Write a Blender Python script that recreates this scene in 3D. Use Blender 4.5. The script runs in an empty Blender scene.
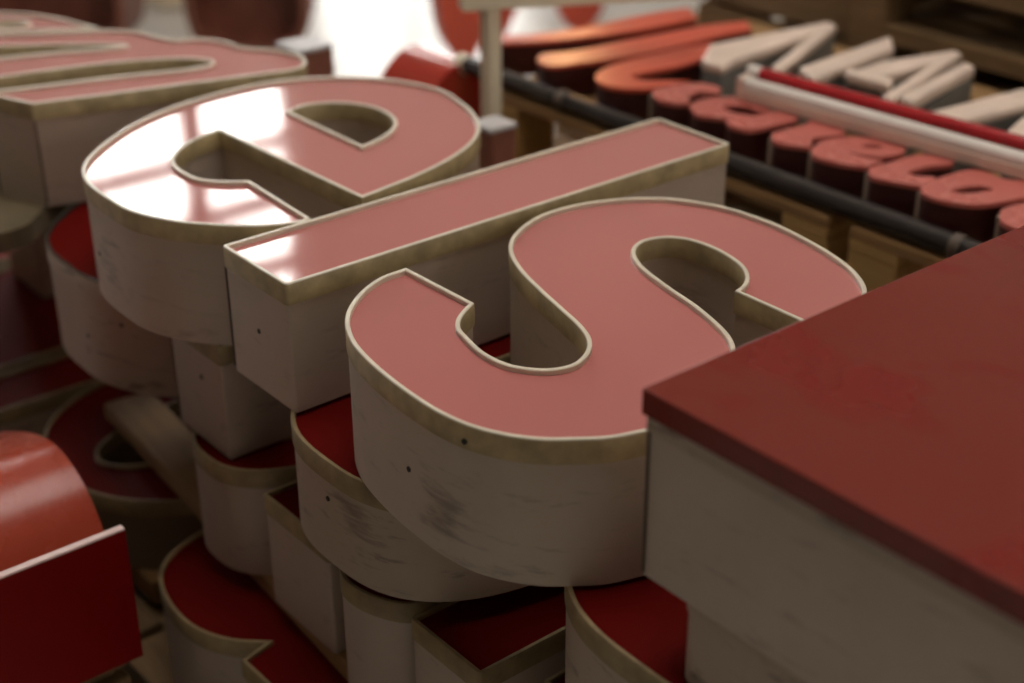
import bpy, bmesh, math, random
from mathutils import Vector, Matrix
from mathutils.geometry import tessellate_polygon
random.seed(4)
COL = bpy.context.scene.collection
PI = math.pi
D = 0.1847                      # depth of a channel letter
Z4, Z3B, Z3, Z2, Z1 = 0.3297, 0.3597, 0.5444, 0.7291, 0.9138   # levels of the stack

# ---------------------------------------------------------------- materials
def new_mat(name):
    m = bpy.data.materials.new(name); m.use_nodes = True
    nt = m.node_tree; b = nt.nodes['Principled BSDF']
    return m, nt, b
def L(nt, a, b): nt.links.new(a, b)
def noise(nt, scale, detail=4, rough=.55, stretch=(1, 1, 1), dist=0):
    tc = nt.nodes.new('ShaderNodeTexCoord'); mp = nt.nodes.new('ShaderNodeMapping')
    mp.inputs['Scale'].default_value = stretch
    n = nt.nodes.new('ShaderNodeTexNoise'); n.inputs['Scale'].default_value = scale
    n.inputs['Detail'].default_value = detail; n.inputs['Roughness'].default_value = rough
    n.inputs['Distortion'].default_value = dist
    L(nt, tc.outputs['Object'], mp.inputs[0]); L(nt, mp.outputs[0], n.inputs['Vector'])
    return n
def ramp(nt, src, stops):
    r = nt.nodes.new('ShaderNodeValToRGB'); e = r.color_ramp.elements
    e[0].position, e[0].color = stops[0][0], (*stops[0][1], 1)
    e[1].position, e[1].color = stops[-1][0], (*stops[-1][1], 1)
    for p, c in stops[1:-1]:
        x = e.new(p); x.color = (*c, 1)
    L(nt, src, r.inputs[0]); return r
def bump(nt, b, src, strength, dist):
    u = nt.nodes.new('ShaderNodeBump'); u.inputs['Strength'].default_value = strength
    u.inputs['Distance'].default_value = dist
    L(nt, src, u.inputs['Height']); L(nt, u.outputs[0], b.inputs['Normal']); return u
def mix(nt, fac, a, b):
    m = nt.nodes.new('ShaderNodeMix'); m.data_type = 'RGBA'
    L(nt, fac, m.inputs[0]); 
    for i, s in ((6, a), (7, b)):
        if isinstance(s, tuple): m.inputs[i].default_value = (*s, 1)
        else: L(nt, s, m.inputs[i])
    return m.outputs[2]
def simple(name, col, rough=.5, metal=0, var=.12, scale=12, stretch=(1, 1, 1), bmp=0):
    m, nt, b = new_mat(name)
    n = noise(nt, scale, 5, .6, stretch)
    lo = tuple(c*(1-var) for c in col); hi = tuple(min(1, c*(1+var)) for c in col)
    r = ramp(nt, n.outputs[0], [(.3, lo), (.7, hi)])
    L(nt, r.outputs[0], b.inputs['Base Color'])
    b.inputs['Roughness'].default_value = rough; b.inputs['Metallic'].default_value = metal
    if bmp: bump(nt, b, n.outputs[0], bmp, .004)
    return m
def acrylic(name, a, c, rough, wave=.10, smudge=.08, sheen=0, spec=.5):
    m, nt, b = new_mat(name)
    n = noise(nt, 2.2, 3, .5)
    r = ramp(nt, n.outputs[0], [(.35, a), (.65, c)])
    L(nt, r.outputs[0], b.inputs['Base Color'])
    n2 = noise(nt, 9, 4, .6)
    rr = nt.nodes.new('ShaderNodeMapRange'); rr.inputs[1].default_value = .4; rr.inputs[2].default_value = .75
    rr.inputs[3].default_value = rough; rr.inputs[4].default_value = rough+smudge
    L(nt, n2.outputs[0], rr.inputs[0]); L(nt, rr.outputs[0], b.inputs['Roughness'])
    b.inputs['IOR'].default_value = 1.5; b.inputs['Specular IOR Level'].default_value = spec
    b.inputs['Sheen Weight'].default_value = sheen; b.inputs['Sheen Roughness'].default_value = .35
    n3 = noise(nt, 3.0, 1, .3)
    bump(nt, b, n3.outputs[0], wave, .012)
    return m
def paint(name, col, dirt, amount=.6, scuff=None):
    m, nt, b = new_mat(name)
    n = noise(nt, 5, 6, .62)
    base = ramp(nt, n.outputs[0], [(.3, tuple(x*.86 for x in col)), (.7, col)])
    s = noise(nt, 11, 8, .7, (1, 1, 4.5), .15)
    k = ramp(nt, s.outputs[0], [(.56, (0, 0, 0)), (.70, (amount,)*3)])
    out = mix(nt, k.outputs[0], base.outputs[0], dirt)
    if scuff:                       # rubbed marks around one spot of the wall
        g = nt.nodes.new('ShaderNodeNewGeometry'); d = nt.nodes.new('ShaderNodeVectorMath'); d.operation = 'DISTANCE'
        L(nt, g.outputs['Position'], d.inputs[0]); d.inputs[1].default_value = scuff
        mr = nt.nodes.new('ShaderNodeMapRange'); mr.inputs[1].default_value = .02; mr.inputs[2].default_value = .085
        mr.inputs[3].default_value = .30; mr.inputs[4].default_value = 0
        L(nt, d.outputs['Value'], mr.inputs[0])
        q = noise(nt, 26, 5, .6, (.55, .55, 3.0), .2)
        ad = nt.nodes.new('ShaderNodeMath'); ad.operation = 'ADD'; L(nt, q.outputs[0], ad.inputs[0]); L(nt, mr.outputs[0], ad.inputs[1])
        kk = ramp(nt, ad.outputs[0], [(.68, (0, 0, 0)), (.90, (.55,)*3)])
        out = mix(nt, kk.outputs[0], out, dirt)
    L(nt, out, b.inputs['Base Color'])
    b.inputs['Roughness'].default_value = .48
    bump(nt, b, s.outputs[0], .15, .002)
    return m
def wood(name, a, c, scale=3):
    m, nt, b = new_mat(name)
    n = noise(nt, scale, 6, .6, (1, 9, 9), .4)
    r = ramp(nt, n.outputs[0], [(.3, a), (.7, c)])
    L(nt, r.outputs[0], b.inputs['Base Color']); b.inputs['Roughness'].default_value = .7
    bump(nt, b, n.outputs[0], .3, .003)
    return m
M_FADED = acrylic('faded_red_acrylic', (.51, .165, .15), (.56, .185, .168), .038, .08, .03, .45)
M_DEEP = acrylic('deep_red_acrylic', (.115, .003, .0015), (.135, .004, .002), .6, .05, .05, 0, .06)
M_OLIVE = paint('shaded_stained_olive', (.22, .165, .11), (.06, .045, .03), .5)  # stained olive, darkened to carry the shade of the o's hole and sides
def lid():
    m, nt, b = new_mat('smudged_red_acrylic')
    n = noise(nt, 4.5, 2, .45, (1, 1.9, 1), .6)
    r = ramp(nt, n.outputs[0], [(.54, (.20, .024, .015)), (.68, (.20, .006, .003))])
    L(nt, r.outputs[0], b.inputs['Base Color'])
    q = ramp(nt, n.outputs[0], [(.56, (.22,)*3), (.70, (.34,)*3)]); L(nt, q.outputs[0], b.inputs['Roughness'])
    b.inputs['Specular IOR Level'].default_value = .34
    return m
M_LID = lid()
M_TRIM = simple('aged_trim_plastic', (.42, .32, .17), .42, 0, .3, 22)
M_TRIMD = simple('shaded_trim_plastic', (.29, .215, .11), .5, 0, .3, 22)  # darker copy of the trim, shade of the lower layers put into the colour
M_PAINTL = paint('shaded_dirty_enamel', (.50, .395, .32), (.12, .085, .06), .5)  # dirtier enamel, also darkened for the shade low in the pile
M_RIM = simple('trim_lip_plastic', (.74, .66, .53), .35, 0, .1, 18)
M_PAINT = paint('white_enamel', (.59, .48, .395), (.16, .115, .08), .4)
M_PAINTD = paint('stained_white_enamel', (.50, .39, .30), (.06, .045, .03), .8)
M_PAINTS = paint('scuffed_white_enamel', (.60, .495, .405), (.13, .095, .07), .4, (.535, -.04, .79))
M_PAINTO = paint('rubbed_white_enamel', (.50, .39, .30), (.07, .05, .035), .8, (.33, -.02, .665))
M_PAINTE = paint('marked_white_enamel', (.60, .495, .405), (.14, .09, .065), .4, (-.27, -.035, .80))
M_SEAM = simple('weld_seam', (.10, .07, .05), .6, 0, .2)
M_SCREW = simple('screw_dark', (.015, .013, .012), .4, .3, .1)
M_REDSIDE = simple('dark_red_return', (.055, .009, .007), .4, 0, .25)
M_SCRIPT = acrylic('script_red_acrylic', (.54, .14, .115), (.60, .16, .13), .25)
M_ORANGE = acrylic('orange_red_acrylic', (.60, .085, .045), (.66, .10, .055), .28)
M_REDGLOSS = acrylic('gloss_red_sheet', (.40, .035, .02), (.46, .045, .028), .07, .08, .1, .12)
M_HUMP = acrylic('worn_red_sheet', (.44, .055, .024), (.50, .07, .032), .24, .05, .12, .3)
M_REDPANEL = acrylic('deep_red_sheet', (.20, .001, .001), (.22, .0015, .0015), .35, .05, .05, 0, .15)
M_EDGE = simple('lit_cut_edge', (.80, .58, .54), .35, 0, .06)  # highlight along the panel's edge, painted as a pale colour
M_WOOD = wood('pallet_wood', (.42, .25, .085), (.62, .40, .16))
M_WOODD = wood('old_pallet_wood', (.15, .085, .035), (.27, .165, .075))
M_BATTEN = wood('batten_wood', (.26, .14, .05), (.38, .22, .09))
M_BROWN = simple('brown_enamel', (.24, .085, .055), .5, 0, .3)
M_GREYTOP = simple('grey_cap', (.50, .49, .50), .35, 0, .12)
M_PIPE = simple('brown_steel', (.055, .046, .042), .24, .45, .15, 20)
M_CREAM = simple('cream_enamel', (.84, .74, .56), .45, 0, .1)
M_LETTERGREY = simple('grey_return', (.23, .24, .235), .5, 0, .15)
M_PINKCREAM = simple('pink_cream_diffuser', (.78, .62, .52), .4, 0, .12, 9)
M_WHITETUBE = simple('white_tube_glass', (.80, .72, .66), .25, 0, .05)
M_REDTUBE = simple('red_tube', (.42, .015, .02), .25, 0, .1)
M_BLUE = simple('blue_plastic', (.03, .06, .12), .5, 0, .1)
M_PLATE = simple('olive_board', (.17, .13, .075), .5, 0, .3)
M_GREEN = simple('dark_trim', (.035, .04, .03), .4, 0, .2)
M_FLOOR = simple('pale_concrete', (.55, .53, .49), .3, 0, .06, 3)
M_WALL = simple('white_plaster', (.72, .69, .64), .8, 0, .05, 2)
M_FRONTWALL = simple('dark_boards', (.07, .05, .04), .8, 0, .2, 6)
M_CEIL = simple('ceiling_boards', (.60, .56, .50), .8, 0, .08, 2, (1, 6, 1))
M_DARKWALL = simple('tan_brick', (.46, .41, .33), .8, 0, .2, 6)
M_FRAME = simple('window_bar', (.75, .73, .72), .5, 0, .1)
M_LAMP = simple('lamp_shade_metal', (.06, .10, .07), .4, .4, .1)
def emit(name, col, s):
    m, nt, b = new_mat(name)
    b.inputs['Base Color'].default_value = (*col, 1)
    b.inputs['Emission Color'].default_value = (*col, 1); b.inputs['Emission Strength'].default_value = s
    return m
M_PANE = emit('daylit_frosted_glass', (1.0, .97, .93), 13.0)
M_DOORPANE = emit('daylit_door_glass', (1.0, .97, .93), 7.0)
M_TOPFILL = emit('fill_skylight_glass', (1.0, .96, .90), 4.6)
M_SIDEFILL = emit('fill_side_glass', (1.0, .94, .89), 4.2)
M_BULB = emit('warm_bulb', (1.0, .62, .28), 8.0)
M_RIGHTFILL = emit('fill_right_glass', (1.0, .95, .86), 1.7)

# ---------------------------------------------------------------- geometry helpers
def link(name, verts, faces, mats, parent=None, smooth=35, fm=None, loc=None):
    me = bpy.data.meshes.new(name); me.from_pydata([tuple(v) for v in verts], [], faces)
    for m in (mats if isinstance(mats, (list, tuple)) else [mats]): me.materials.append(m)
    if fm:
        for p, i in zip(me.polygons, fm): p.material_index = i
    me.validate(); me.update()
    bm = bmesh.new(); bm.from_mesh(me); bmesh.ops.remove_doubles(bm, verts=bm.verts, dist=1e-5)
    bmesh.ops.recalc_face_normals(bm, faces=bm.faces); bm.to_mesh(me); bm.free()
    if smooth:
        for p in me.polygons: p.use_smooth = True
        me.set_sharp_from_angle(angle=math.radians(smooth))
    o = bpy.data.objects.new(name, me); COL.objects.link(o)
    if parent: o.parent = parent
    if loc: o.location = loc
    return o
class MB:
    def __init__(s): s.v, s.f, s.m = [], [], []
    def add(s, v, f, mi=0):
        n = len(s.v); s.v += v; s.f += [tuple(i+n for i in q) for q in f]; s.m += [mi]*len(f); return s
    def box(s, x0, x1, y0, y1, z0, z1, mi=0, bev=0.0, mat=None):
        bm = bmesh.new(); bmesh.ops.create_cube(bm, size=1)
        for v in bm.verts:
            v.co = Vector(((x0+x1)/2+v.co.x*(x1-x0), (y0+y1)/2+v.co.y*(y1-y0), (z0+z1)/2+v.co.z*(z1-z0)))
        if bev: bmesh.ops.bevel(bm, geom=bm.edges[:], offset=bev, segments=2, affect='EDGES')
        if mat: bm.transform(mat)
        bm.verts.index_update()
        s.add([v.co.copy() for v in bm.verts], [tuple(v.index for v in f.verts) for f in bm.faces], mi); bm.free(); return s
    def tube(s, a, b, r, n=20, mi=0, r2=None):
        a, b = Vector(a), Vector(b); d = (b-a).normalized(); x = d.orthogonal().normalized(); y = d.cross(x)
        r2 = r if r2 is None else r2; vs = []
        for c, q in ((a, r), (b, r2)):
            vs += [c+(x*math.cos(2*PI*i/n)+y*math.sin(2*PI*i/n))*q for i in range(n)]
        fs = [(i, (i+1) % n, n+(i+1) % n, n+i) for i in range(n)]+[tuple(range(n)), tuple(range(n, 2*n))]
        return s.add(vs, fs, mi)
    def prism(s, contours, z0, z1, mi=0, top=True, bot=True, tf=None):
        n = len(s.v)
        for pts in contours:
            k = len(pts); m = len(s.v)
            s.v += [Vector((x, y, z0)) for x, y in pts]+[Vector((x, y, z1)) for x, y in pts]
            s.f += [(m+i, m+(i+1) % k, m+k+(i+1) % k, m+k+i) for i in range(k)]; s.m += [mi]*k
        for on, z in ((top, z1), (bot, z0)):
            if on: s.fill(contours, z, mi)
        if tf:
            for i in range(n, len(s.v)): s.v[i] = tf(s.v[i])
        return s
    def fill(s, contours, z, mi=0):
        flat = [p for c in contours for p in c]; m = len(s.v)
        s.v += [Vector((x, y, z)) for x, y in flat]
        for t in tessellate_polygon([[Vector((x, y, 0)) for x, y in c] for c in contours]):
            s.f.append(tuple(m+i for i in t)); s.m.append(mi)
        return s
    def build(s, name, mats, parent=None, smooth=35, loc=None):
        return link(name, s.v, s.f, mats, parent, smooth, s.m, loc)

def area(c): return .5*sum(c[i][0]*c[(i+1) % len(c)][1]-c[(i+1) % len(c)][0]*c[i][1] for i in range(len(c)))
def spline(ctrl, sub=6):
    """Catmull-Rom through the control points, broken at corner points (third value 1)."""
    n = len(ctrl); P = [Vector((q[0], q[1])) for q in ctrl]; cor = [len(q) > 2 for q in ctrl]; out = []
    for i in range(n):
        a, b = P[i], P[(i+1) % n]
        pa = P[i-1] if not cor[i] else a-(b-a)
        pb = P[(i+2) % n] if not cor[(i+1) % n] else b+(b-a)
        if cor[i] and cor[(i+1) % n]:
            out.append((a.x, a.y)); continue
        if cor[i]: pa = a*2-b
        d0, d1, d2 = max((a-pa).length, 1e-6)**.5, max((b-a).length, 1e-6)**.5, max((pb-b).length, 1e-6)**.5
        m1 = ((a-pa)/d0-(b-pa)/(d0+d1)+(b-a)/d1)*d1; m2 = ((b-a)/d1-(pb-a)/(d1+d2)+(pb-b)/d2)*d1
        for k in range(sub):
            t = k/sub; t2 = t*t; t3 = t2*t
            p = a*(2*t3-3*t2+1)+m1*(t3-2*t2+t)+b*(-2*t3+3*t2)+m2*(t3-t2)
            out.append((p.x, p.y))
    return out
def orient(c, ccw=True): return c if (area(c) > 0) == ccw else c[::-1]
def offset(c, d):
    """Move every point outwards of the solid (to the right of travel) by d."""
    n = len(c); out = []
    for i in range(n):
        p, a, b = Vector(c[i]), Vector(c[i-1]), Vector(c[(i+1) % n])
        e1, e2 = (p-a), (b-p)
        if e1.length < 1e-7 or e2.length < 1e-7: out.append(c[i]); continue
        n1 = Vector((e1.y, -e1.x)).normalized(); n2 = Vector((e2.y, -e2.x)).normalized()
        m = n1+n2
        if m.length < .3: m = n1*1.0
        m.normalize(); k = max(m.dot(n1), .45)
        q = p+m*(d/k); out.append((q.x, q.y))
    return out
def rect(x0, x1, y0, y1, r=.004, n=3):
    pts = []
    for cx, cy, a0 in ((x1-r, y0+r, -90), (x1-r, y1-r, 0), (x0+r, y1-r, 90), (x0+r, y0+r, 180)):
        for k in range(n+1):
            a = math.radians(a0+90*k/n); pts.append((cx+r*math.cos(a), cy+r*math.sin(a)))
    return pts
def ellipse(cx, cy, a, b, n=64, p=2.0):
    o = []
    for i in range(n):
        t = 2*PI*i/n; c, s = math.cos(t), math.sin(t)
        o.append((cx+a*math.copysign(abs(c)**(2/p), c), cy+b*math.copysign(abs(s)**(2/p), s)))
    return o
def move(c, dx, dy): return [(x+dx, y+dy) for x, y in c]

# ---------------------------------------------------------------- tagging
def tag(o, label, cat, group=None):
    o['label'] = label; o['category'] = cat
    if group: o['group'] = group
    return o
def thing(name, loc, label, cat, group=None, rz=0):
    o = bpy.data.objects.new(name, None); COL.objects.link(o); o.empty_display_size = .05
    o.location = loc; o.rotation_euler = (0, 0, rz); return tag(o, label, cat, group)
def struct(o): o['kind'] = 'structure'; return o
def dup(root, loc, label, group=None):
    r = root.copy(); COL.objects.link(r); r.location = loc; r['label'] = label
    if group: r['group'] = group
    for ch in list(root.children):
        c = ch.copy(); COL.objects.link(c); c.parent = r
        for g in list(ch.children):
            q = g.copy(); COL.objects.link(q); q.parent = c
    return r
def swap(root, part, mat):
    for c in root.children:
        if c.name.split('.')[0] == part:
            c.material_slots[0].link = 'OBJECT'; c.material_slots[0].material = mat

# ---------------------------------------------------------------- channel letters
def letter(name, label, outer, holes, zb, zt, mats=(M_FADED, M_TRIM, M_RIM, M_PAINT), seams=(), screws=(), group='trimmed channel letters', trim=.03, lip=.004):
    """outer/holes: contours in metres. Parts: painted return, trim cap with a pale lip, red face; weld seams and screws where they show."""
    face, tm, rm, pm = mats
    cs = [orient(outer, True)]+[orient(h, False) for h in holes]
    ox = sum(p[0] for p in outer)/len(outer); oy = min(p[1] for p in outer)
    cs = [move(c, -ox, -oy) for c in cs]
    root = thing(name, (ox, oy, zb), label, 'sign letter', group)
    h = zt-zb
    b = MB(); b.prism(cs, 0, h-trim+.002, 0, top=False, bot=True); rt_ = b.build('return', [pm], root)
    b = MB()
    for c in cs:
        o1, o2 = offset(c, .0022), offset(c, -lip); k = len(c)
        o1b = offset(c, .0012)
        ring = [(c, h-trim), (o1, h-trim), (o1, h-.0015), (o1b, h), (offset(c, -lip+.001), h), (o2, h-.001), (o2, h-.0075)]
        base = len(b.v)
        for pts, z in ring: b.v += [Vector((x, y, z)) for x, y in pts]
        for j in range(len(ring)-1):
            for i in range(k):
                b.f.append((base+j*k+i, base+j*k+(i+1) % k, base+(j+1)*k+(i+1) % k, base+(j+1)*k+i)); b.m.append(0 if j < 2 else 1)
    tc_ = b.build('trim_cap', [tm, rm], root)
    b = MB(); b.prism([offset(c, -lip+.0015) for c in cs], h-.0105, h-.0065); b.build('face', [face], root)
    for sx, sy, nx, ny in seams:
        b = MB(); a = math.atan2(ny, nx)
        b.box(-.003, .0010, -.0013, .0013, .004, h-trim-.001, bev=.0007, mat=Matrix.Translation((sx-ox, sy-oy, 0)) @ Matrix.Rotation(a, 4, 'Z'))
        b.build('seam', [M_SEAM], rt_)
    for sx, sz in screws:               # on the wall that faces the reader's feet
        k = min(range(len(cs[0])), key=lambda i: abs(cs[0][i][0]-(sx-ox))+cs[0][i][1]*.6)
        i, p = k, cs[0][k]
        a, q = Vector(cs[0][i-1]), Vector(cs[0][(i+1) % len(cs[0])])
        if len(cs[0]) < 30: n = Vector((0, -1)); p = (sx-ox, 0)
        else: e = (q-a).normalized(); n = Vector((e.y, -e.x))
        zz = sz-zb; off = .0025 if zz > h-trim else 0
        b = MB(); b.tube((p[0]-n.x*.002, p[1]-n.y*.002, zz), (p[0]+n.x*(.0012+off), p[1]+n.y*(.0012+off), zz), .0042, 14, r2=.0034)
        b.build('screw', [M_SCREW], tc_ if zz > h-trim else rt_)
    return root

# ---- outlines in metres (x, y[, 1 = corner])
E=[(0.001,0.136,1),(0.0,0.115),(-0.008,0.095),(-0.028,0.062),(-0.067,0.024),(-0.114,-0.011),(-0.178,-0.037),(-0.251,-0.041),(-0.32,-0.036),(-0.37,-0.02),(-0.41,0.007),(-0.455,0.054),(-0.51,0.131),(-0.546,0.219),(-0.564,0.328),(-0.556,0.432),(-0.52,0.504),(-0.464,0.563),(-0.405,0.596),(-0.332,0.612),(-0.256,0.597),(-0.196,0.576),(-0.148,0.547),(-0.105,0.504),(-0.069,0.441),(-0.04,0.354),(-0.019,0.236,1),(-0.398,0.224,1),(-0.382,0.168),(-0.35,0.124),(-0.314,0.098),(-0.27,0.09),(-0.229,0.094),(-0.196,0.118),(-0.175,0.145,1)]
Eh=[(-0.405,0.354,1),(-0.415,0.39),(-0.402,0.427),(-0.375,0.455),(-0.332,0.473),(-0.284,0.471),(-0.246,0.454),(-0.219,0.425),(-0.202,0.392),(-0.192,0.354,1)]
S=[(0.219,0.141,1),(0.352,0.144,1),(0.365,0.121),(0.378,0.104),(0.395,0.091),(0.418,0.084),(0.46,0.075),(0.499,0.078),(0.522,0.09),(0.539,0.107),(0.547,0.134),(0.535,0.165),(0.512,0.188),(0.48,0.203),(0.433,0.216),(0.373,0.232),(0.313,0.251),(0.263,0.276),(0.231,0.305),(0.207,0.346),(0.194,0.391),(0.197,0.449),(0.22,0.51),(0.258,0.559),(0.301,0.586),(0.334,0.599),(0.407,0.608),(0.491,0.599),(0.562,0.58),(0.604,0.559),(0.633,0.534),(0.662,0.485),(0.668,0.45),(0.667,0.414,1),(0.532,0.414,1),(0.527,0.431),(0.512,0.453),(0.485,0.473),(0.442,0.485),(0.402,0.486),(0.374,0.478),(0.355,0.46),(0.348,0.431),(0.363,0.401),(0.401,0.377),(0.471,0.358),(0.542,0.343),(0.62,0.312),(0.668,0.26),(0.705,0.2),(0.718,0.145),(0.703,0.096),(0.69,0.059),(0.671,0.031),(0.647,0.002),(0.617,-0.02),(0.581,-0.036),(0.536,-0.044),(0.476,-0.044),(0.404,-0.037),(0.345,-0.024),(0.3,-0.003),(0.271,0.02),(0.239,0.061),(0.221,0.103)]
M=[(-0.714,0.051,1),(-0.682,0.157),(-0.639,0.321),(-0.607,0.434),(-0.596,0.491),(-0.617,0.522),(-0.661,0.536),(-0.717,0.521),(-0.778,0.482,1),(-0.831,0.475),(-0.875,0.453),(-0.896,0.412,1),(-0.941,0.396),(-0.995,0.384),(-1.038,0.35,1),(-1.148,0.177),(-1.437,-0.212,1),(-1.278,-0.155,1),(-1.071,0.145),(-0.961,0.292),(-0.923,0.325),(-0.928,0.296),(-0.965,0.211),(-0.997,0.114),(-1.052,-0.073,1),(-0.913,-0.022,1),(-0.889,0.069),(-0.847,0.236),(-0.799,0.342),(-0.759,0.387),(-0.728,0.397),(-0.714,0.37),(-0.768,0.198),(-0.813,0.037),(-0.82,0.012,1)]
R=[(-1.067,0.337,1),(-1.177,0.311),(-1.247,0.28),(-1.297,0.239),(-1.38,0.129,1),(-1.342,0.105,1),(-1.24,0.215),(-1.208,0.247),(-1.181,0.251),(-1.178,0.23),(-1.195,0.197),(-1.296,0.04,1),(-1.287,0.018,1),(-1.165,0.184),(-1.103,0.278)]
k1=[(-0.338,1.1,1),(-0.368,1.069),(-0.404,1.055),(-0.438,1.063),(-0.467,1.089),(-0.489,1.144),(-0.492,1.209),(-0.489,1.304),(-0.471,1.414,1),(-0.422,1.393,1),(-0.403,1.267),(-0.414,1.181),(-0.416,1.129),(-0.383,1.128),(-0.347,1.165),(-0.322,1.195,1)]
k2=[(-0.331,1.099,1),(-0.287,1.072),(-0.253,1.08),(-0.232,1.101,1),(-0.264,1.126,1),(-0.267,1.165),(-0.242,1.181),(-0.253,1.205),(-0.277,1.211),(-0.304,1.203,1),(-0.33,1.16,1)]
k3=[(-0.212,1.089,1),(-0.168,1.066),(-0.125,1.088),(-0.089,1.067),(-0.056,1.077),(-0.042,1.131),(-0.039,1.189),(-0.074,1.204),(-0.091,1.188),(-0.095,1.14,1),(-0.131,1.123),(-0.164,1.123),(-0.17,1.148),(-0.14,1.17),(-0.11,1.166),(-0.111,1.195),(-0.137,1.204),(-0.179,1.2),(-0.203,1.18),(-0.225,1.136)]
k4=[(-0.012,1.09,1),(0.019,1.066),(0.074,1.089,1),(0.047,1.127,1),(0.066,1.186),(0.057,1.203,1),(0.019,1.208),(-0.017,1.204),(-0.007,1.169),(-0.013,1.12)]
k5=[(0.079,1.091,1),(0.108,1.064),(0.155,1.069),(0.195,1.088,1),(0.195,1.132,1),(0.163,1.119),(0.128,1.121),(0.152,1.128),(0.184,1.151),(0.193,1.188),(0.178,1.213),(0.142,1.22),(0.103,1.202),(0.078,1.168),(0.071,1.128)]
k5h=[(0.125,1.158),(0.134,1.184),(0.155,1.19),(0.148,1.165)]
k6=[(0.204,1.087,1),(0.233,1.061),(0.272,1.073),(0.305,1.085,1),(0.298,1.136),(0.275,1.116),(0.256,1.12),(0.259,1.168),(0.278,1.214),(0.267,1.22,1),(0.228,1.215),(0.213,1.178),(0.21,1.131)]
k7=[(0.309,1.087,1),(0.335,1.064),(0.375,1.066),(0.412,1.091),(0.431,1.133),(0.445,1.195),(0.435,1.244),(0.408,1.239),(0.375,1.214),(0.344,1.219),(0.319,1.211),(0.309,1.173),(0.306,1.125)]
k7h=[(0.351,1.103),(0.356,1.146),(0.372,1.162),(0.394,1.162),(0.384,1.133),(0.371,1.111)]
k8=[(0.451,1.099,1),(0.481,1.061),(0.529,1.059),(0.585,1.09,1),(0.574,1.148,1),(0.509,1.169),(0.473,1.17),(0.453,1.133)]
r1=[(-0.763,1.057),(-0.788,1.067),(-0.792,1.091),(-0.753,1.149),(-0.714,1.272),(-0.707,1.433),(-0.686,1.56,1),(-0.615,1.517,1),(-0.624,1.378),(-0.663,1.227),(-0.709,1.121)]
r2=[(-0.571,1.041),(-0.619,1.053),(-0.636,1.086),(-0.615,1.135),(-0.594,1.326),(-0.573,1.492),(-0.541,1.579,1),(-0.49,1.543,1),(-0.502,1.446),(-0.508,1.243),(-0.541,1.118)]
n1a=[(-0.339,1.249,1),(-0.404,1.342,1),(-0.366,1.65,1),(-0.328,1.624,1),(-0.305,1.31,1),(-0.287,1.25,1)]
n1d=[(-0.216,1.313,1),(-0.192,1.312,1),(-0.324,1.629,1),(-0.355,1.64,1)]
n1b=[(-0.165,1.335,1),(-0.191,1.638,1),(-0.139,1.58,1),(-0.106,1.309,1)]
n2a=[(-0.105,1.397,1),(-0.109,1.512,1),(-0.067,1.676,1),(-0.033,1.643,1),(-0.056,1.396,1)]
n2d=[(0.032,1.335,1),(-0.062,1.671,1),(-0.036,1.66,1),(0.058,1.331,1)]
n2b=[(0.065,1.347,1),(0.014,1.607,1),(0.04,1.597,1),(0.094,1.338,1)]
n2s=[(-0.098,1.395,1),(-0.002,1.404,1),(0.012,1.375,1),(-0.081,1.368,1)]
n3=[(0.138,1.331,1),(0.165,1.575,1),(0.18,1.667,1),(0.233,1.618,1),(0.219,1.495,1),(0.193,1.321,1)]
n4=[(0.282,1.355,1),(0.257,1.439,1),(0.247,1.564,1),(0.311,1.512,1),(0.349,1.32,1)]
plate=[(-0.725,-0.132,1),(-0.629,-0.07),(-0.613,-0.025),(-0.627,0.01),(-0.647,0.046),(-0.657,0.11),(-0.695,0.195,1),(-0.965,0.187,1),(-1.03,-0.053,1)]

E_ = spline(E); EH = spline(Eh); S_ = spline(S); M_ = spline(M); R_ = spline(R)
DEEPSET = (M_DEEP, M_TRIMD, M_TRIMD, M_PAINTL)
LR = rect(.007, .1615, 0, .79, .004)
def lseams(x0, x1, y0): return ((x0+.002, y0+.002, -.7, -.7), (x1-.002, y0+.002, .7, -.7))

# top layer: m e l s
letter('letter_m', 'faded pink-red letter m with cream sides, at the left end of the top row', M_, [], Z2, Z1,
       seams=((M[0][0], M[0][1], .3, -.95), (M[-1][0], M[-1][1], -.95, -.3)), screws=((M[0][0]-.05, .81),))
letter('letter_r', 'faded pink-red letter stroke with pale lip, just beyond the letter m', R_, [], Z2, Z1)
letter('letter_e', 'faded red letter e with a white window reflection on its face', E_, [EH], Z2, Z1, (M_FADED, M_TRIM, M_RIM, M_PAINTE), screws=((-.312, .805),))
letter('letter_l', 'faded red bar-shaped letter l lying between the e and the s', LR, [], Z2, Z1,
       seams=lseams(0, .1615, 0), screws=((.082, .817),))
letter('letter_s', 'faded red letter s with a pale raised rim, on top beside the dark red block', S_, [], Z2, Z1, (M_FADED, M_TRIM, M_RIM, M_PAINTS),
       screws=((.477, .813), (.573, .893)))

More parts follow.
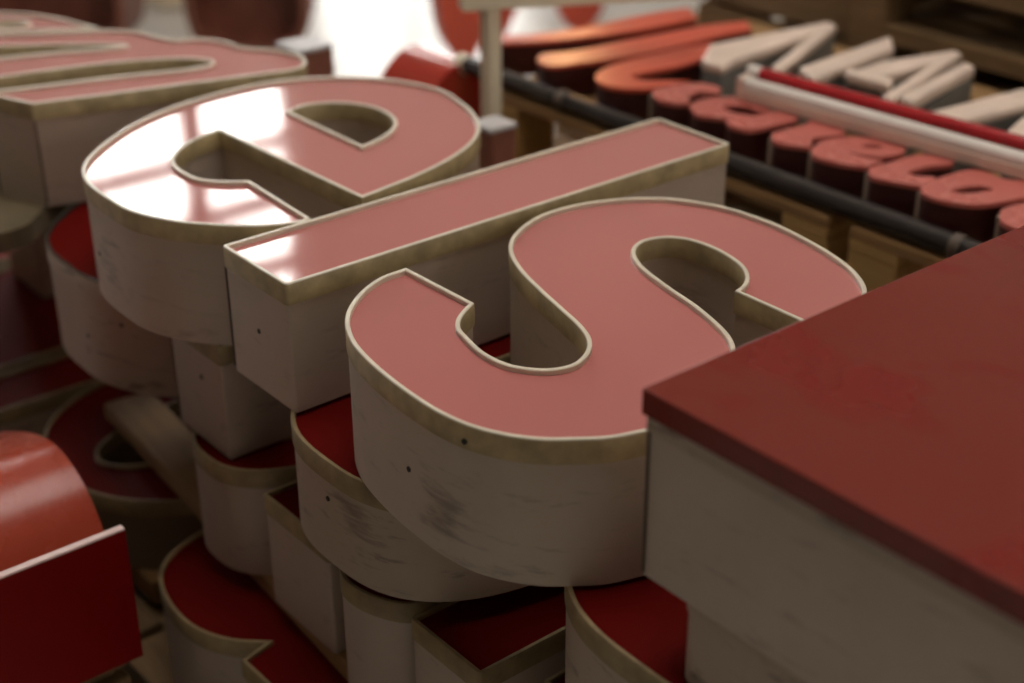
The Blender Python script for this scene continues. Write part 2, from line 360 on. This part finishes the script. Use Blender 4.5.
# second layer
e2 = letter('letter_e', 'stained cream letter e jammed directly under the topmost letter e', move(E_, -.224, .014), [move(EH, -.224, .014)], Z3, Z2,
       (M_DEEP, M_PAINTD, M_GREEN, M_PAINTD), screws=((-.349, .661), (-.42, .62)))
letter('letter_l', 'cream bar letter with its small end showing below the topmost letter e', rect(-.2165, -.066, .015, .80, .004), [], Z3, Z2, DEEPSET,
       seams=lseams(-.22, -.066, .015), screws=((-.13, .655),))
letter('letter_o', 'scuffed cream round-bottomed letter lying right under the topmost letter s', ellipse(.280, .27, .205, .303, 80, 2.75), [ellipse(.280, .27, .07, .19, 48, 2.4)], Z3+.028, Z2,
       (M_DEEP, M_TRIMD, M_TRIMD, M_PAINTO), screws=((.265, .671),))
b = MB(); b.box(.05, .53, .24, .32, 0, .028, bev=.003)
tag(b.build('spacer_slat', [M_BATTEN], None, loc=(0, 0, Z3)), 'thin wooden slat packed under the scuffed round-bottomed letter', 'slat')
letter('letter_e', 'dark red round letter pinned under the big dark red block', move(E_, 1.054, .036), [move(EH, 1.054, .036)], Z3, Z2,
       (M_DEEP, M_TRIMD, M_TRIMD, M_PAINTD))
letter('letter_i', 'dirty white flat letter sandwiched below the big dark red block', rect(.845, 1.40, .012, .7, .02, 6), [], Z2, .825,
       (M_DEEP, M_PAINTD, M_PAINT, M_PAINTD), trim=.012)

# third layer, on a batten
o3 = ellipse(-.103, .293, .14, .30, 64, 2.6)
letter('letter_o', 'narrow round-bottomed cream letter on the batten below the small bar end', o3, [ellipse(-.103, .293, .055, .2, 48, 2.4)], Z3B, Z3, DEEPSET)
letter('letter_l', 'narrow cream bar letter standing next to the round-bottomed one on the batten', rect(.043, .205, .006, .79), [], Z3B, Z3, DEEPSET,
       seams=lseams(.043, .205, .006))
t3 = spline([(.236, .08), (.244, .01), (.268, -.014), (.300, -.019), (.340, -.010), (.376, .012), (.392, .05), (.398, .12), (.398, .44, 1), (.398, .60, 1), (.236, .60, 1), (.236, .44)])
letter('letter_j', 'cream letter with a curved lower end under the scuffed letter s', t3, [], Z3B, Z3, DEEPSET)
letter('letter_l', 'dark red square-ended bar letter at the bottom edge, below both letters s', rect(.405, .541, 0, .79), [], Z3B, Z3, DEEPSET,
       seams=lseams(.405, .541, 0))
letter('letter_i', 'hidden dark red bar letter carrying the round letter at the bottom', rect(.60, .76, .05, .70), [], Z3B, Z3, DEEPSET)
letter('letter_i', 'cream bar letter set back deep below the topmost letter e', rect(-.74, -.59, .32, .80), [], Z3B, Z3, DEEPSET)

# batten between the layers
b = MB(); b.box(-.655, 1.05, -.045, .045, 0, .03, bev=.003)
tag(b.build('batten', [M_BATTEN], None, loc=(0, .068, Z4)), 'long wooden batten lying between two layers of letters', 'batten')
bpy.data.objects['batten'].rotation_euler[2] = math.radians(-4.5)

# bottom layer on the floor pallets
d4 = spline([(.087, -.034, 1), (.099, -.082, 1), (.25, -.08, 1), (.25, .70, 1), (.10, .70, 1), (.10, .40, 1), (.03, .45), (-.05, .465), (-.15, .43), (-.215, .33), (-.24, .2),
             (-.234, .089), (-.225, .036), (-.212, -.012), (-.19, -.05), (-.158, -.077), (-.108, -.095), (-.065, -.101), (-.021, -.1), (.018, -.089), (.053, -.068)])
letter('letter_d', 'dark red letter d at the foot of the pile with a pointed notch', d4, [ellipse(-.06, .2, .07, .15)], Z4-D, Z4, DEEPSET)
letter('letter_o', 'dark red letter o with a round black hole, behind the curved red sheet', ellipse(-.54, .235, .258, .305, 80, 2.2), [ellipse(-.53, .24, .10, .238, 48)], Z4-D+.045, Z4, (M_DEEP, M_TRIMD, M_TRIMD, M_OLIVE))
N4 = spline([(-.965, -.2, 1), (-.965, .2), (-.957, .23), (-.945, .23), (-.938, .2), (-.938, -.2, 1), (-.808, -.2, 1), (-.808, .28), (-.85, .41), (-.95, .46), (-1.1, .46, 1), (-1.40, .46, 1), (-1.40, -.2, 1)])
letter('letter_n', 'dark red broad letter n lying low at the left edge of the picture', N4, [], Z4-D, Z4, DEEPSET)
letter('letter_l', 'lower cream letter block with a dark corner seam, under the letter m', rect(-1.37, -1.2, .2, .95), [], Z4, .53, DEEPSET, seams=lseams(-1.37, -1.2, .2))
letter('letter_l', 'upper cream letter block with a dark corner seam, under the letter m', rect(-1.37, -1.2, .2, .95), [], .53, Z2-.035, DEEPSET, seams=lseams(-1.37, -1.2, .2))
letter('added_block', 'dark red letter block deep at the left end of the bottom layer', rect(-1.86, -1.45, -.1, .64, .01), [], Z4-D, Z4, DEEPSET)
letter('letter_l', 'dark red bar letter deep under the square-ended bar', rect(.40, .56, .0, .75), [], Z4-D, Z4, DEEPSET)
letter('letter_l', 'dark red bar letter deep under the dark red block', rect(.70, .86, .0, .65), [], Z4-D, Z4, DEEPSET)
letter('added_block', 'lower added cream block at the far left edge, screening window reflections off the low letter', rect(-1.86, -1.44, -.1, .16, .03), [], Z4, .53, DEEPSET)  # added with the block above it to keep window reflections off the low letter
letter('added_block', 'upper added cream block at the far left edge, screening window reflections off the low letter', rect(-1.86, -1.44, -.1, .16, .03), [], .53, Z2-.035, DEEPSET)
b = MB(); b.box(-.75, -.33, -.02, .48, 0, .045, bev=.003)
tag(b.build('plank', [M_BATTEN], None, loc=(0, 0, .145)), 'flat wooden plank packed under the letter o', 'plank')
# board with a rounded end under the m
pl = spline([(-.735, -.135, 1), (-.675, -.095), (-.655, -.055), (-.662, -.01), (-.70, .03), (-.745, .085), (-.80, .195, 1), (-1.30, .30, 1), (-1.25, -.10, 1)])
b = MB(); b.prism([orient(pl)], 0, .035, 0); r = b.build('packing_board', [M_PLATE], None, loc=(0, 0, Z2-.035))
tag(r, 'dark olive round-ended board wedged under the letter m', 'board')

# big dark red block letter on the right
Lc = [(.790, .003), (1.55, .003), (1.55, .36), (1.33, .36), (1.33, 1.02), (.790, 1.02)]
ox, oy, zb = .790, .003, .825
t = thing('letter_l', (ox, oy, zb), 'huge dark red block letter with a smudged face, filling the lower right', 'sign letter', 'block letters')
loc = [(x-ox, y-oy) for x, y in Lc]
MB().prism([offset(loc, -.006)], 0, .164).build('return', [M_PAINT], t)
MB().prism([offset(loc, -.004)], .163, .182).build('trim_band', [M_PAINTD], t)
b = MB(); b.prism([loc], .181, .2085); o = b.build('face', [M_LID], t)
md = o.modifiers.new('edge', 'BEVEL'); md.width = .0015; md.segments = 2; md.limit_method = 'ANGLE'
MB().box(-.001+.006, .0015+.006, -.0005+.0045, .0105, .004, .163).build('seam', [M_SEAM], t)

# ---------------------------------------------------------------- red curved sheet letter in the lower left
t = thing('letter_shell', (0, -.186, Z4), 'glossy red curved sheet letter with a flat front panel, lower left corner', 'sign letter', 'red sheet letters')
prof = spline([(-.055, .0, 1), (-.072, .05), (-.10, .105), (-.123, .142), (-.145, .172), (-.171, .196), (-.2, .2115), (-.231, .2195), (-.265, .2205), (-.303, .2135), (-.364, .194), (-.431, .165), (-.505, .128), (-.57, .07), (-.6, 0, 1)], 4)
tfy = lambda y0: (lambda v: Vector((v.x, y0-v.z, v.y)))
MB().prism([prof], -.018, .72, tf=tfy(0)).build('curved_return', [M_HUMP], t)
b = MB(); b.box(-.0125, 0, -.72, 0, 0, .213); b.build('face_panel', [M_REDPANEL], t)
b = MB(); b.box(-.0127, .0002, -.72, .0002, .213, .2165, bev=.001); b.build('panel_edge', [M_EDGE], t)['label'] = 'cut edge coloured pale where it catches light'
b = MB(); b.box(-.06, -.012, -.70, -.01, .0, .012); b.build('base_strip', [M_REDGLOSS], t)
def crate(name, x0, x1, y0, y1, h, label, m, z=0):
    r = thing(name, (x0, y0, z), label, 'crate')
    w, d = x1-x0, y1-y0
    for sx in (0, w-.04):
        for sy in (0, d-.04): MB().box(sx, sx+.04, sy, sy+.04, 0, h-.018, bev=.003).build('post', [m], r)
    k = max(2, int(h/.1)); b = MB()
    for i in range(k):
        z0 = .02+i*(h-.04)/k; z1 = z0+(h-.04)/k-.015
        b.box(-.016, -.0005, -.016, d+.016, z0, z1, bev=.002); b.box(w+.0005, w+.016, -.016, d+.016, z0, z1, bev=.002)
        b.box(0, w, -.016, -.0005, z0, z1, bev=.002); b.box(0, w, d+.0005, d+.016, z0, z1, bev=.002)
    b.build('slats', [m], r)
    MB().box(-.016, w+.016, -.016, d+.016, h-.018, h, bev=.003).build('lid', [m], r)
    return r
crate('wooden_crate', -.66, -.03, -.93, -.22, Z4, 'dark slatted wooden crate carrying the curved red sheet', M_WOODD)

# ---------------------------------------------------------------- pallets
def pallet(x0, x1, y0, y1, z, h, m, label, group, along='y'):
    t = thing('pallet', (x0, y0, z), label, 'pallet', group); w, d = x1-x0, y1-y0
    tb = .02; b = MB(); n = 7
    for i in range(n):
        a = i*(d-.09)/(n-1); b.box(0, w, a, a+.09, h-tb, h, bev=.002)
    b.build('deck', [M_BATTEN if m is M_WOOD else m], t)  # darker wood here paints in the shadow between the letters on top
    for i in range(3): a = i*(w-.1)/2; MB().box(a, a+.1, 0, d, h-2*tb, h-tb-.0003, bev=.002).build('stringer_board', [m], t)
    for i in range(3):
        for j in range(3):
            a, c = i*(w-.1)/2, j*(d-.1)/2
            MB().box(a, a+.1, c, c+.1, tb, h-2*tb-.0003, bev=.003).build('block', [m], t)
    for j in range(3): c = j*(d-.1)/2; MB().box(0, w, c, c+.1, 0, tb-.0003, bev=.002).build('bottom_board', [m], t)
    return t
pallet(-1.88, -.28, -.12, .66, 0, .145, M_WOODD, 'floor pallet under the left part of the letter pile', 'pallets under the letter pile')
pallet(-.26, 1.2, -.12, .66, 0, .145, M_WOODD, 'floor pallet under the right part of the letter pile', 'pallets under the letter pile')
RP = .148
ords = ['bottom', 'second', 'third', 'fourth', 'top']
p0 = pallet(-.72, .19, 1.012, 1.80, 0, RP, M_WOOD, 'bottom pallet of the stack that carries the red script letters', 'pallets under the script letters')
for i in range(1, 5):
    dup(p0, (-.72, 1.012, i*RP), ['', 'second lowest', 'middle', 'second highest', 'topmost'][i]+' pallet of the stack that carries the red script letters')
p1 = dup(p0, (.235, 1.012, 0), 'bottom pallet of the stack beside the script letters, at the right')
for i in range(1, 5):
    dup(p0, (.235, 1.012, i*RP), ['', 'second lowest', 'middle', 'second highest', 'topmost'][i]+' pallet of the stack at the right, beside the script letters')
q0 = pallet(-.46, .72, 1.84, 2.64, 0, .13, M_WOODD, 'lowest pallet of the dark stack at the back', 'pallets stacked at the back')
for i in range(1, 8):
    dup(q0, (-.46, 1.84, i*.13), ['', 'second', 'third', 'fourth', 'fifth', 'sixth', 'seventh', 'topmost'][i]+(' pallet of the dark stack at the back' if i == 7 else ' pallet from the floor in the dark stack at the back'))

# ---------------------------------------------------------------- steel pipe along the pallet edge
t = thing('steel_pipe', (-.83, 1.034, .762), 'long grey steel pipe along the front edge of the script letters', 'pipe')
b = MB(); b.tube((0, 0, 0), (2.1, 0, 0), .019, 28); b.build('tube', [M_PIPE], t)
MB().tube((-.006, 0, 0), (.022, 0, 0), .021, 28).build('end_cap', [M_CREAM], t)['label'] = 'pale end cap'
for x in (.32, .62, 1.25): MB().tube((x, 0, 0), (x+.018, 0, 0), .021, 28).build('clamp', [M_SEAM], t)

# ---------------------------------------------------------------- red script letters
zs, zk = .8137, .7402
def script(name, label, ctrl, hole=None, fm=M_SCRIPT, zt=zs, sub=5):
    c = orient(spline(ctrl, sub)); cs = [c]+([orient(spline(hole, sub), False)] if hole else [])
    ox = sum(p[0] for p in c)/len(c); oy = min(p[1] for p in c); cs = [move(k, -ox, -oy) for k in cs]
    t = thing(name, (ox, oy, zk), label, 'sign letter', 'red script letters on the pallets'); h = zt-zk
    MB().prism(cs, 0, h-.008).build('return', [M_REDSIDE], t)
    MB().prism([offset(k, .0012) for k in cs], h-.008, h).build('face', [fm], t)
    # pale bare edge strip where the return is joined
    i = min(range(len(cs[0])), key=lambda j: cs[0][j][0]+cs[0][j][1]*.35)
    x, y = cs[0][i]
    MB().box(x-.004, x+.006, y-.004, y+.008, .001, h-.009, bev=.001).build('joint_strip', [M_PAINTL], t)
    return t
script('letter_c', 'orange-red hooked script letter, first of the small ones on the pallets', k1, None, M_ORANGE)
script('letter_r', 'second script letter, small with a curled arm, after the orange hooked one', [(q[0]+.008, q[1], *q[2:]) for q in k2])
script('letter_a', 'third script letter, wavy with two little bowls, behind the end of the bar', k3)
script('letter_r', 'fourth script letter, short and slanted, before the looped letter e', k4)
script('letter_e', 'script letter e with a small closed loop, in front of the white bar', k5, k5h)
script('letter_u', 'script letter u, open at the top, between the looped e and the b', k6)
script('letter_b', 'script letter b with an oval hole, near the right end of the row', k7, k7h)
script('letter_n', 'last script letter, cut by the right edge above the dark red block', k8)
script('letter_v', 'long orange-red stroke letter farthest to the back of the pallets', [(q[0]-.016, q[1]+.014, *q[2:]) for q in r1], None, M_ORANGE, .8137)
script('letter_v', 'long orange-red stroke letter between the farthest one and the hooked script letter', [(q[0], q[1]+.012, *q[2:]) for q in r2], None, M_ORANGE, .8137)

# ---------------------------------------------------------------- open cream letters with diffusers
def cream(name, label, polys, zt=.84):
    allp = [p for q in polys for p in q]; ox = sum(p[0] for p in allp)/len(allp); oy = min(p[1] for p in allp)
    t = thing(name, (ox, oy, zk), label, 'sign letter', 'cream letters on the pallets'); h = zt-zk
    for j, q in enumerate(polys):
        c = move(orient([(p[0], p[1]) for p in q]), -ox, -oy); dz = .004*j if j else 0
        MB().prism([c], 0, h-.02+dz*.2).build('return', [M_LETTERGREY], t)
        b = MB(); b.prism([offset(c, .002)], h-.02+dz, h+dz); o = b.build('diffuser', [M_PINKCREAM], t)
        md = o.modifiers.new('round', 'BEVEL'); md.width = .006; md.segments = 3; md.limit_method = 'ANGLE'
    return t
cream('letter_n', 'cream zigzag letter with grey sides, left of the two behind the bar', [n1a, n1d, n1b])
cream('letter_n', 'cream zigzag letter with grey sides, right of the two behind the bar', [n2a, n2d, n2b, n2s])
cream('letter_i', 'single cream stroke letter behind the red tube', [n3])
cream('letter_i', 'pale stroke letter at the right edge behind the red tube', [n4])

# white bar and red tube lying over the letters
t = thing('light_bar', (-.18, 1.196, zs), 'long white light bar lying across the script letters', 'light bar')
t.rotation_euler[2] = math.radians(4.6)
b = MB(); b.box(0, 1.0, -.016, .016, 0.001, .026, bev=.004); b.build('housing', [M_PINKCREAM], t)
b = MB(); b.tube((.004, 0, .029), (.996, 0, .029), .0135, 20); b.build('tube', [M_WHITETUBE], t)
for x in (-.008, .99): MB().box(x, x+.018, -.0175, .0175, 0.001, .044, bev=.004).build('end_cap', [M_PINKCREAM], t)
t = thing('red_tube', (-.192, 1.232, .841), 'thin red tube with a white tip beside the white light bar', 'tube')
t.rotation_euler[2] = math.radians(5.0)
MB().tube((.02, 0, .013), (1.0, 0, .013), .0125, 20).build('tube', [M_REDTUBE], t)
MB().tube((-.006, 0, .013), (.021, 0, .013), .0138, 20).build('tip', [M_WHITETUBE], t)['label'] = 'white tip'

# ---------------------------------------------------------------- things further back
def disc(name, label, x0, x1, cy, cz, r, hole=None, face=M_ORANGE, side=M_REDGLOSS, rz=0, at=None, ry=None):
    """A letter O standing upright, its face towards +X."""
    t = thing(name, at or ((x0+x1)/2, cy, 0), label, 'sign letter', 'round letters standing behind', rz)
    w = x1-x0; ry = ry or r
    c = [orient(ellipse(0, 0, r, ry, 72))]+([orient(ellipse(0, 0, r*hole, ry*hole, 60), False)] if hole else [])
    tf = lambda v: Vector((v.z, v.x, v.y+cz))
    MB().prism(c, -w/2, w/2-.01, tf=tf).build('return', [side], t)
    MB().prism([offset(k, .003) for k in c], w/2-.01, w/2, tf=tf).build('face', [face], t)
    return t
disc('letter_o', 'glossy red round letter standing behind the letter e by the pale post', -1.00, -.815, 1.03, .385, .17, None, M_REDGLOSS, ry=.38)
disc('letter_o', 'orange-red round letter standing at the top beside the bright floor', 0, .12, 0, .26, .10, None, M_ORANGE, M_REDGLOSS, math.radians(-20), (-2.90, 2.60, 0), .26)
disc('letter_o', 'red round letter at the top centre, right of the cream crossbeam', 0, .12, 0, .22, .11, None, M_ORANGE, M_REDGLOSS, math.radians(-50), (-2.92, 3.24, 0), .22)
# pale post with crossbeam
t = thing('timber_frame', (-.80, .985, 0), 'cream timber post with a crossbeam beside the end of the pipe', 'timber frame')
t.location = (-.640, .962, 0)
MB().box(-.016, .016, -.016, .016, 0, .93, bev=.003).build('post', [M_CREAM], t)
b = MB(); b.box(-.06, .42, -.022, .022, 0, .05, bev=.004, mat=Matrix.Translation((0, 0, .931)) @ Matrix.Rotation(math.radians(62), 4, 'Z')); b.build('crossbeam', [M_CREAM], t)
MB().box(-.03, .03, -.035, .033, 0, .03, bev=.003).build('foot', [M_CREAM], t)
# red wedge
t = thing('letter_v', (-2.95, 2.86, 0), 'orange wedge-shaped letter piece standing on the bright floor behind the cream crossbeam', 'sign letter', 'red letters standing behind')
tf = lambda v: Vector((v.x, v.z, v.y))
t.rotation_euler[2] = math.radians(50)
w_ = orient([(-.055, 0), (-.01, 0), (.075, .19), (-.055, .19)])
MB().prism([w_], 0, .05, tf=tf).build('return', [M_REDGLOSS], t)
MB().prism([offset(w_, .002)], -.008, 0, tf=tf).build('face', [M_ORANGE], t)
# brown posts with grey caps
def post(x, y, h, label, w=.085):
    t = thing('brown_post', (x, y, 0), label, 'post', 'brown posts behind the letters')
    MB().box(-w/2, w/2, -w/2, w/2, .016, h-.008, bev=.003).build('shaft', [M_BROWN], t)
    MB().box(-w/2-.002, w/2+.002, -w/2-.002, w/2+.002, h-.008, h, bev=.002).build('cap', [M_GREYTOP], t)['label'] = 'grey cap'
    MB().box(-w/2-.03, w/2+.03, -w/2-.03, w/2+.03, 0, .016, bev=.003).build('foot', [M_BROWN], t)
post(-.985, .745, .825, 'brown square post with grey cap beside the letter m')
post(-.405, .78, .80, 'brown square post with grey cap behind the right side of the letter e', .06)
b = MB(); b.box(0, .18, 0, .16, 0, .4, bev=.012); r = b.build('blue_box', [M_BLUE], None, loc=(-.33, .80, 0)); tag(r, 'small dark blue box on the floor between the letter pile and pallets', 'box')
# dark letters standing on the pale floor
def hollow(name, label, x, y, w, hgt, d, rz, p=2.3):
    t = thing(name, (x, y, 0), label, 'sign letter', 'brown letters on the floor', rz)
    o = ellipse(0, hgt, w, hgt, 60, p); i_ = ellipse(0, hgt, w-.035, hgt-.035, 60, p)
    tf = lambda v: Vector((v.x, v.z, v.y))
    MB().prism([orient(o), orient(i_, False)], -d/2, d/2, tf=tf).build('return', [M_BROWN], t)
    MB().prism([orient(offset(orient(i_), .002))], d/2-.05, d/2-.04, tf=tf).build('back', [M_BROWN], t)
    return t
hollow('letter_o', 'dark brown hollow round letter standing on the pale floor behind the m', -3.45, 2.02, .235, .27, .26, math.radians(52), 2.9)
hollow('letter_o', 'reddish brown hollow letter standing on the pale floor, left of the darker one', -4.06, 1.48, .33, .32, .30, math.radians(48), 5)
t = thing('cream_box', (-4.45, 2.2, 0), 'beige box on the pale floor between the two brown letters', 'box')
MB().box(-.2, .2, -.16, .16, 0, .30, bev=.01).build('body', [M_CREAM], t); MB().box(-.205, .205, -.165, .165, .30, .33, bev=.006).build('lid', [M_BROWN], t)
crate('wooden_crate', -1.50, -.99, 1.90, 2.4, .50, 'low brown crate added beyond the pallets to block the bright floor, half hidden by the orange letters', M_WOODD)  # added so the bright floor does not shine through the pallet openings
crate('wooden_crate', -.95, -.50, 1.90, 2.5, .86, 'brown wooden crate behind the orange letters, left of the back pallets', M_WOODD)
t = thing('small_box', (-.36, 2.0, 1.04), 'tiny red box with grey end on the back pallets', 'box')  # plain red box with a grey end, gives no light
MB().box(0, .05, 0, .06, 0, .03, bev=.004).build('body', [M_REDTUBE], t); MB().box(.0505, .10, 0, .06, 0, .03, bev=.004).build('end', [M_GREYTOP], t)

# ---------------------------------------------------------------- room
def slab(name, x0, x1, y0, y1, z0, z1, m):
    return struct(MB().box(x0, x1, y0, y1, z0, z1).build(name, [m], None, 0))
X0, X1, Y0, Y1, H = -6.0, 5.0, -4.5, 8.0, 5.6
slab('floor', X0-.3, X1+.3, Y0-.3, Y1+.3, -.2, 0, M_FLOOR)
SK = (-1.6, 1.6, -.6, 2.2)
b = MB(); b.box(X0-.3, SK[0], Y0-.3, Y1+.3, H, H+.2); b.box(SK[1], X1+.3, Y0-.3, Y1+.3, H, H+.2)
b.box(SK[0], SK[1], Y0-.3, SK[2], H, H+.2); b.box(SK[0], SK[1], SK[3], Y1+.3, H, H+.2); struct(b.build('ceiling', [M_CEIL], None, 0))
w = bpy.data.objects.new('window_4', None); COL.objects.link(w); w.location = (0, 0, H); struct(w)  # added skylight, out of view, brightens the letter faces from above
MB().box(SK[0], SK[1], SK[2], SK[3], .15, .17).build('pane', [M_TOPFILL], w, 0)
b = MB()
for i in range(5): x = SK[0]+.02+i*(SK[1]-SK[0]-.04)/4; b.box(x-.02, x+.02, SK[2], SK[3], .08, .15)
for i in range(3): y = SK[2]+.02+i*(SK[3]-SK[2]-.04)/2; b.box(SK[0], SK[1], y-.02, y+.02, .085, .149)
b.build('frame', [M_FRAME], w, 0)
slab('wall_back', X0-.3, X1+.3, Y1, Y1+.3, 0, H, M_WALL)
slab('wall_front', X0-.3, X1+.3, Y0-.3, Y0, 0, H, M_FRONTWALL)
RW = (.2, 4.4, 1.3, 3.4)
b = MB(); b.box(X1, X1+.3, Y0, RW[0], 0, H); b.box(X1, X1+.3, RW[1], Y1, 0, H); b.box(X1, X1+.3, RW[0], RW[1], 0, RW[2]); b.box(X1, X1+.3, RW[0], RW[1], RW[3], H)
struct(b.build('wall_right', [M_DARKWALL], None, 0))
w = bpy.data.objects.new('window_5', None); COL.objects.link(w); w.location = (X1, 0, 0); struct(w)  # added window, out of view, brightens walls that face right
MB().box(.15, .17, *RW).build('pane', [M_RIGHTFILL], w, 0)
b = MB()
for i in range(5): y = RW[0]+.03+i*(RW[1]-RW[0]-.06)/4; b.box(.05, .15, y-.03, y+.03, RW[2], RW[3])
for z in (RW[2]+.03, 2.35, RW[3]-.03): b.box(.055, .149, RW[0], RW[1], z-.03, z+.03)
b.build('frame', [M_FRAME], w, 0)
wins = [(-2.2, -.5, 1.0, 2.7), (1.40, 3.70, 2.83, 4.47), (3.9, 5.6, .12, 2.3)]  # first opening is an added fill window, out of view, brightening the near sides
b = MB(); y = Y0
for (a, c, z0, z1) in wins:
    b.box(X0-.3, X0, y, a, 0, H); b.box(X0-.3, X0, a, c, 0, z0); b.box(X0-.3, X0, a, c, z1, H); y = c
b.box(X0-.3, X0, y, Y1, 0, H)
struct(b.build('wall_left', [M_WALL], None, 0))
for n, (a, c, z0, z1) in enumerate(wins, 1):
    w = bpy.data.objects.new(f'window_{n}', None); COL.objects.link(w); w.location = (X0, a, z0); struct(w)
    W_, H_ = c-a, z1-z0
    MB().box(-.17, -.15, 0, W_, 0, H_).build('pane', [M_PANE if z0 > 2 else M_SIDEFILL if a < 0 else M_DOORPANE], w, 0)
    b = MB()
    b.box(-.15, -.05, 0, .06, 0, H_); b.box(-.15, -.05, W_-.06, W_, 0, H_); b.box(-.15, -.05, .06, W_-.06, 0, .06); b.box(-.15, -.05, .06, W_-.06, H_-.06, H_)
    for yy in (.75, 1.63):
        if yy < W_-.2: b.box(-.149, -.06, yy-.065, yy+.065, .06, H_-.06)
    for zz in (.43, .84, 1.25) if z0 > 2 else (1.1,):
        b.box(-.148, -.065, .06, W_-.06, zz-.06, zz+.06)
    b.build('frame', [M_FRAME], w, 0)
# hanging lamp
t = thing('pendant_lamp', (-1.70, 2.10, 1.42), 'green metal pendant lamp hanging above the back of the hall', 'lamp')
b = MB(); b.tube((0, 0, -.02), (0, 0, .12), .12, 32, r2=.03); 
bm_v = b.v[:]; b2 = MB(); n = 32
b2.v = bm_v; b2.f = [f for f in b.f if len(f) == 4]; b2.m = [0]*len(b2.f); sh = b2.build('shade', [M_LAMP], t)
sm = sh.modifiers.new('thick', 'SOLIDIFY'); sm.thickness = .003
bm = bmesh.new(); bmesh.ops.create_uvsphere(bm, u_segments=20, v_segments=12, radius=.045); me = bpy.data.meshes.new('bulb'); bm.to_mesh(me); bm.free(); me.materials.append(M_BULB)
o = bpy.data.objects.new('bulb', me); COL.objects.link(o); o.parent = t; o.location = (0, 0, .03)
MB().tube((0, 0, .119), (0, 0, H-1.42), .006, 10).build('cord', [M_SEAM], t)
ld = bpy.data.lights.new('lamp_light', 'POINT'); ld.energy = 5; ld.color = (1, .55, .22); ld.shadow_soft_size = .05
lo = bpy.data.objects.new('lamp_light', ld); COL.objects.link(lo); lo.location = (-1.70, 2.10, 1.36)

# ---------------------------------------------------------------- world, camera, view
sc = bpy.context.scene
wd = bpy.data.worlds.new('world'); sc.world = wd; wd.use_nodes = True
wd.node_tree.nodes['Background'].inputs[0].default_value = (.8, .9, 1, 1); wd.node_tree.nodes['Background'].inputs[1].default_value = .3
cd = bpy.data.cameras.new('camera'); cam = bpy.data.objects.new('camera', cd); COL.objects.link(cam)
cd.sensor_width = 36; cd.lens = 53.54; cd.clip_start = .05
RT, UP, FW = Vector((.63282, .77428, -.00479)), Vector((-.3521, .2933, .8888)), Vector((-.6896, .5608, -.4582))
FW.normalize(); RT = (RT-FW*RT.dot(FW)).normalized(); UP = RT.cross(FW)
mw = Matrix((RT, UP, -FW)).transposed().to_4x4(); mw.translation = Vector((1.6652, -.8626, 1.7137)); cam.matrix_world = mw
cd.dof.use_dof = True; cd.dof.focus_distance = 1.79; cd.dof.aperture_fstop = 2.1
sc.camera = cam
vs = sc.view_settings; vs.view_transform = 'Standard'; vs.look = 'None'; vs.gamma = 1; vs.use_curve_mapping = False; vs.exposure = 0.0
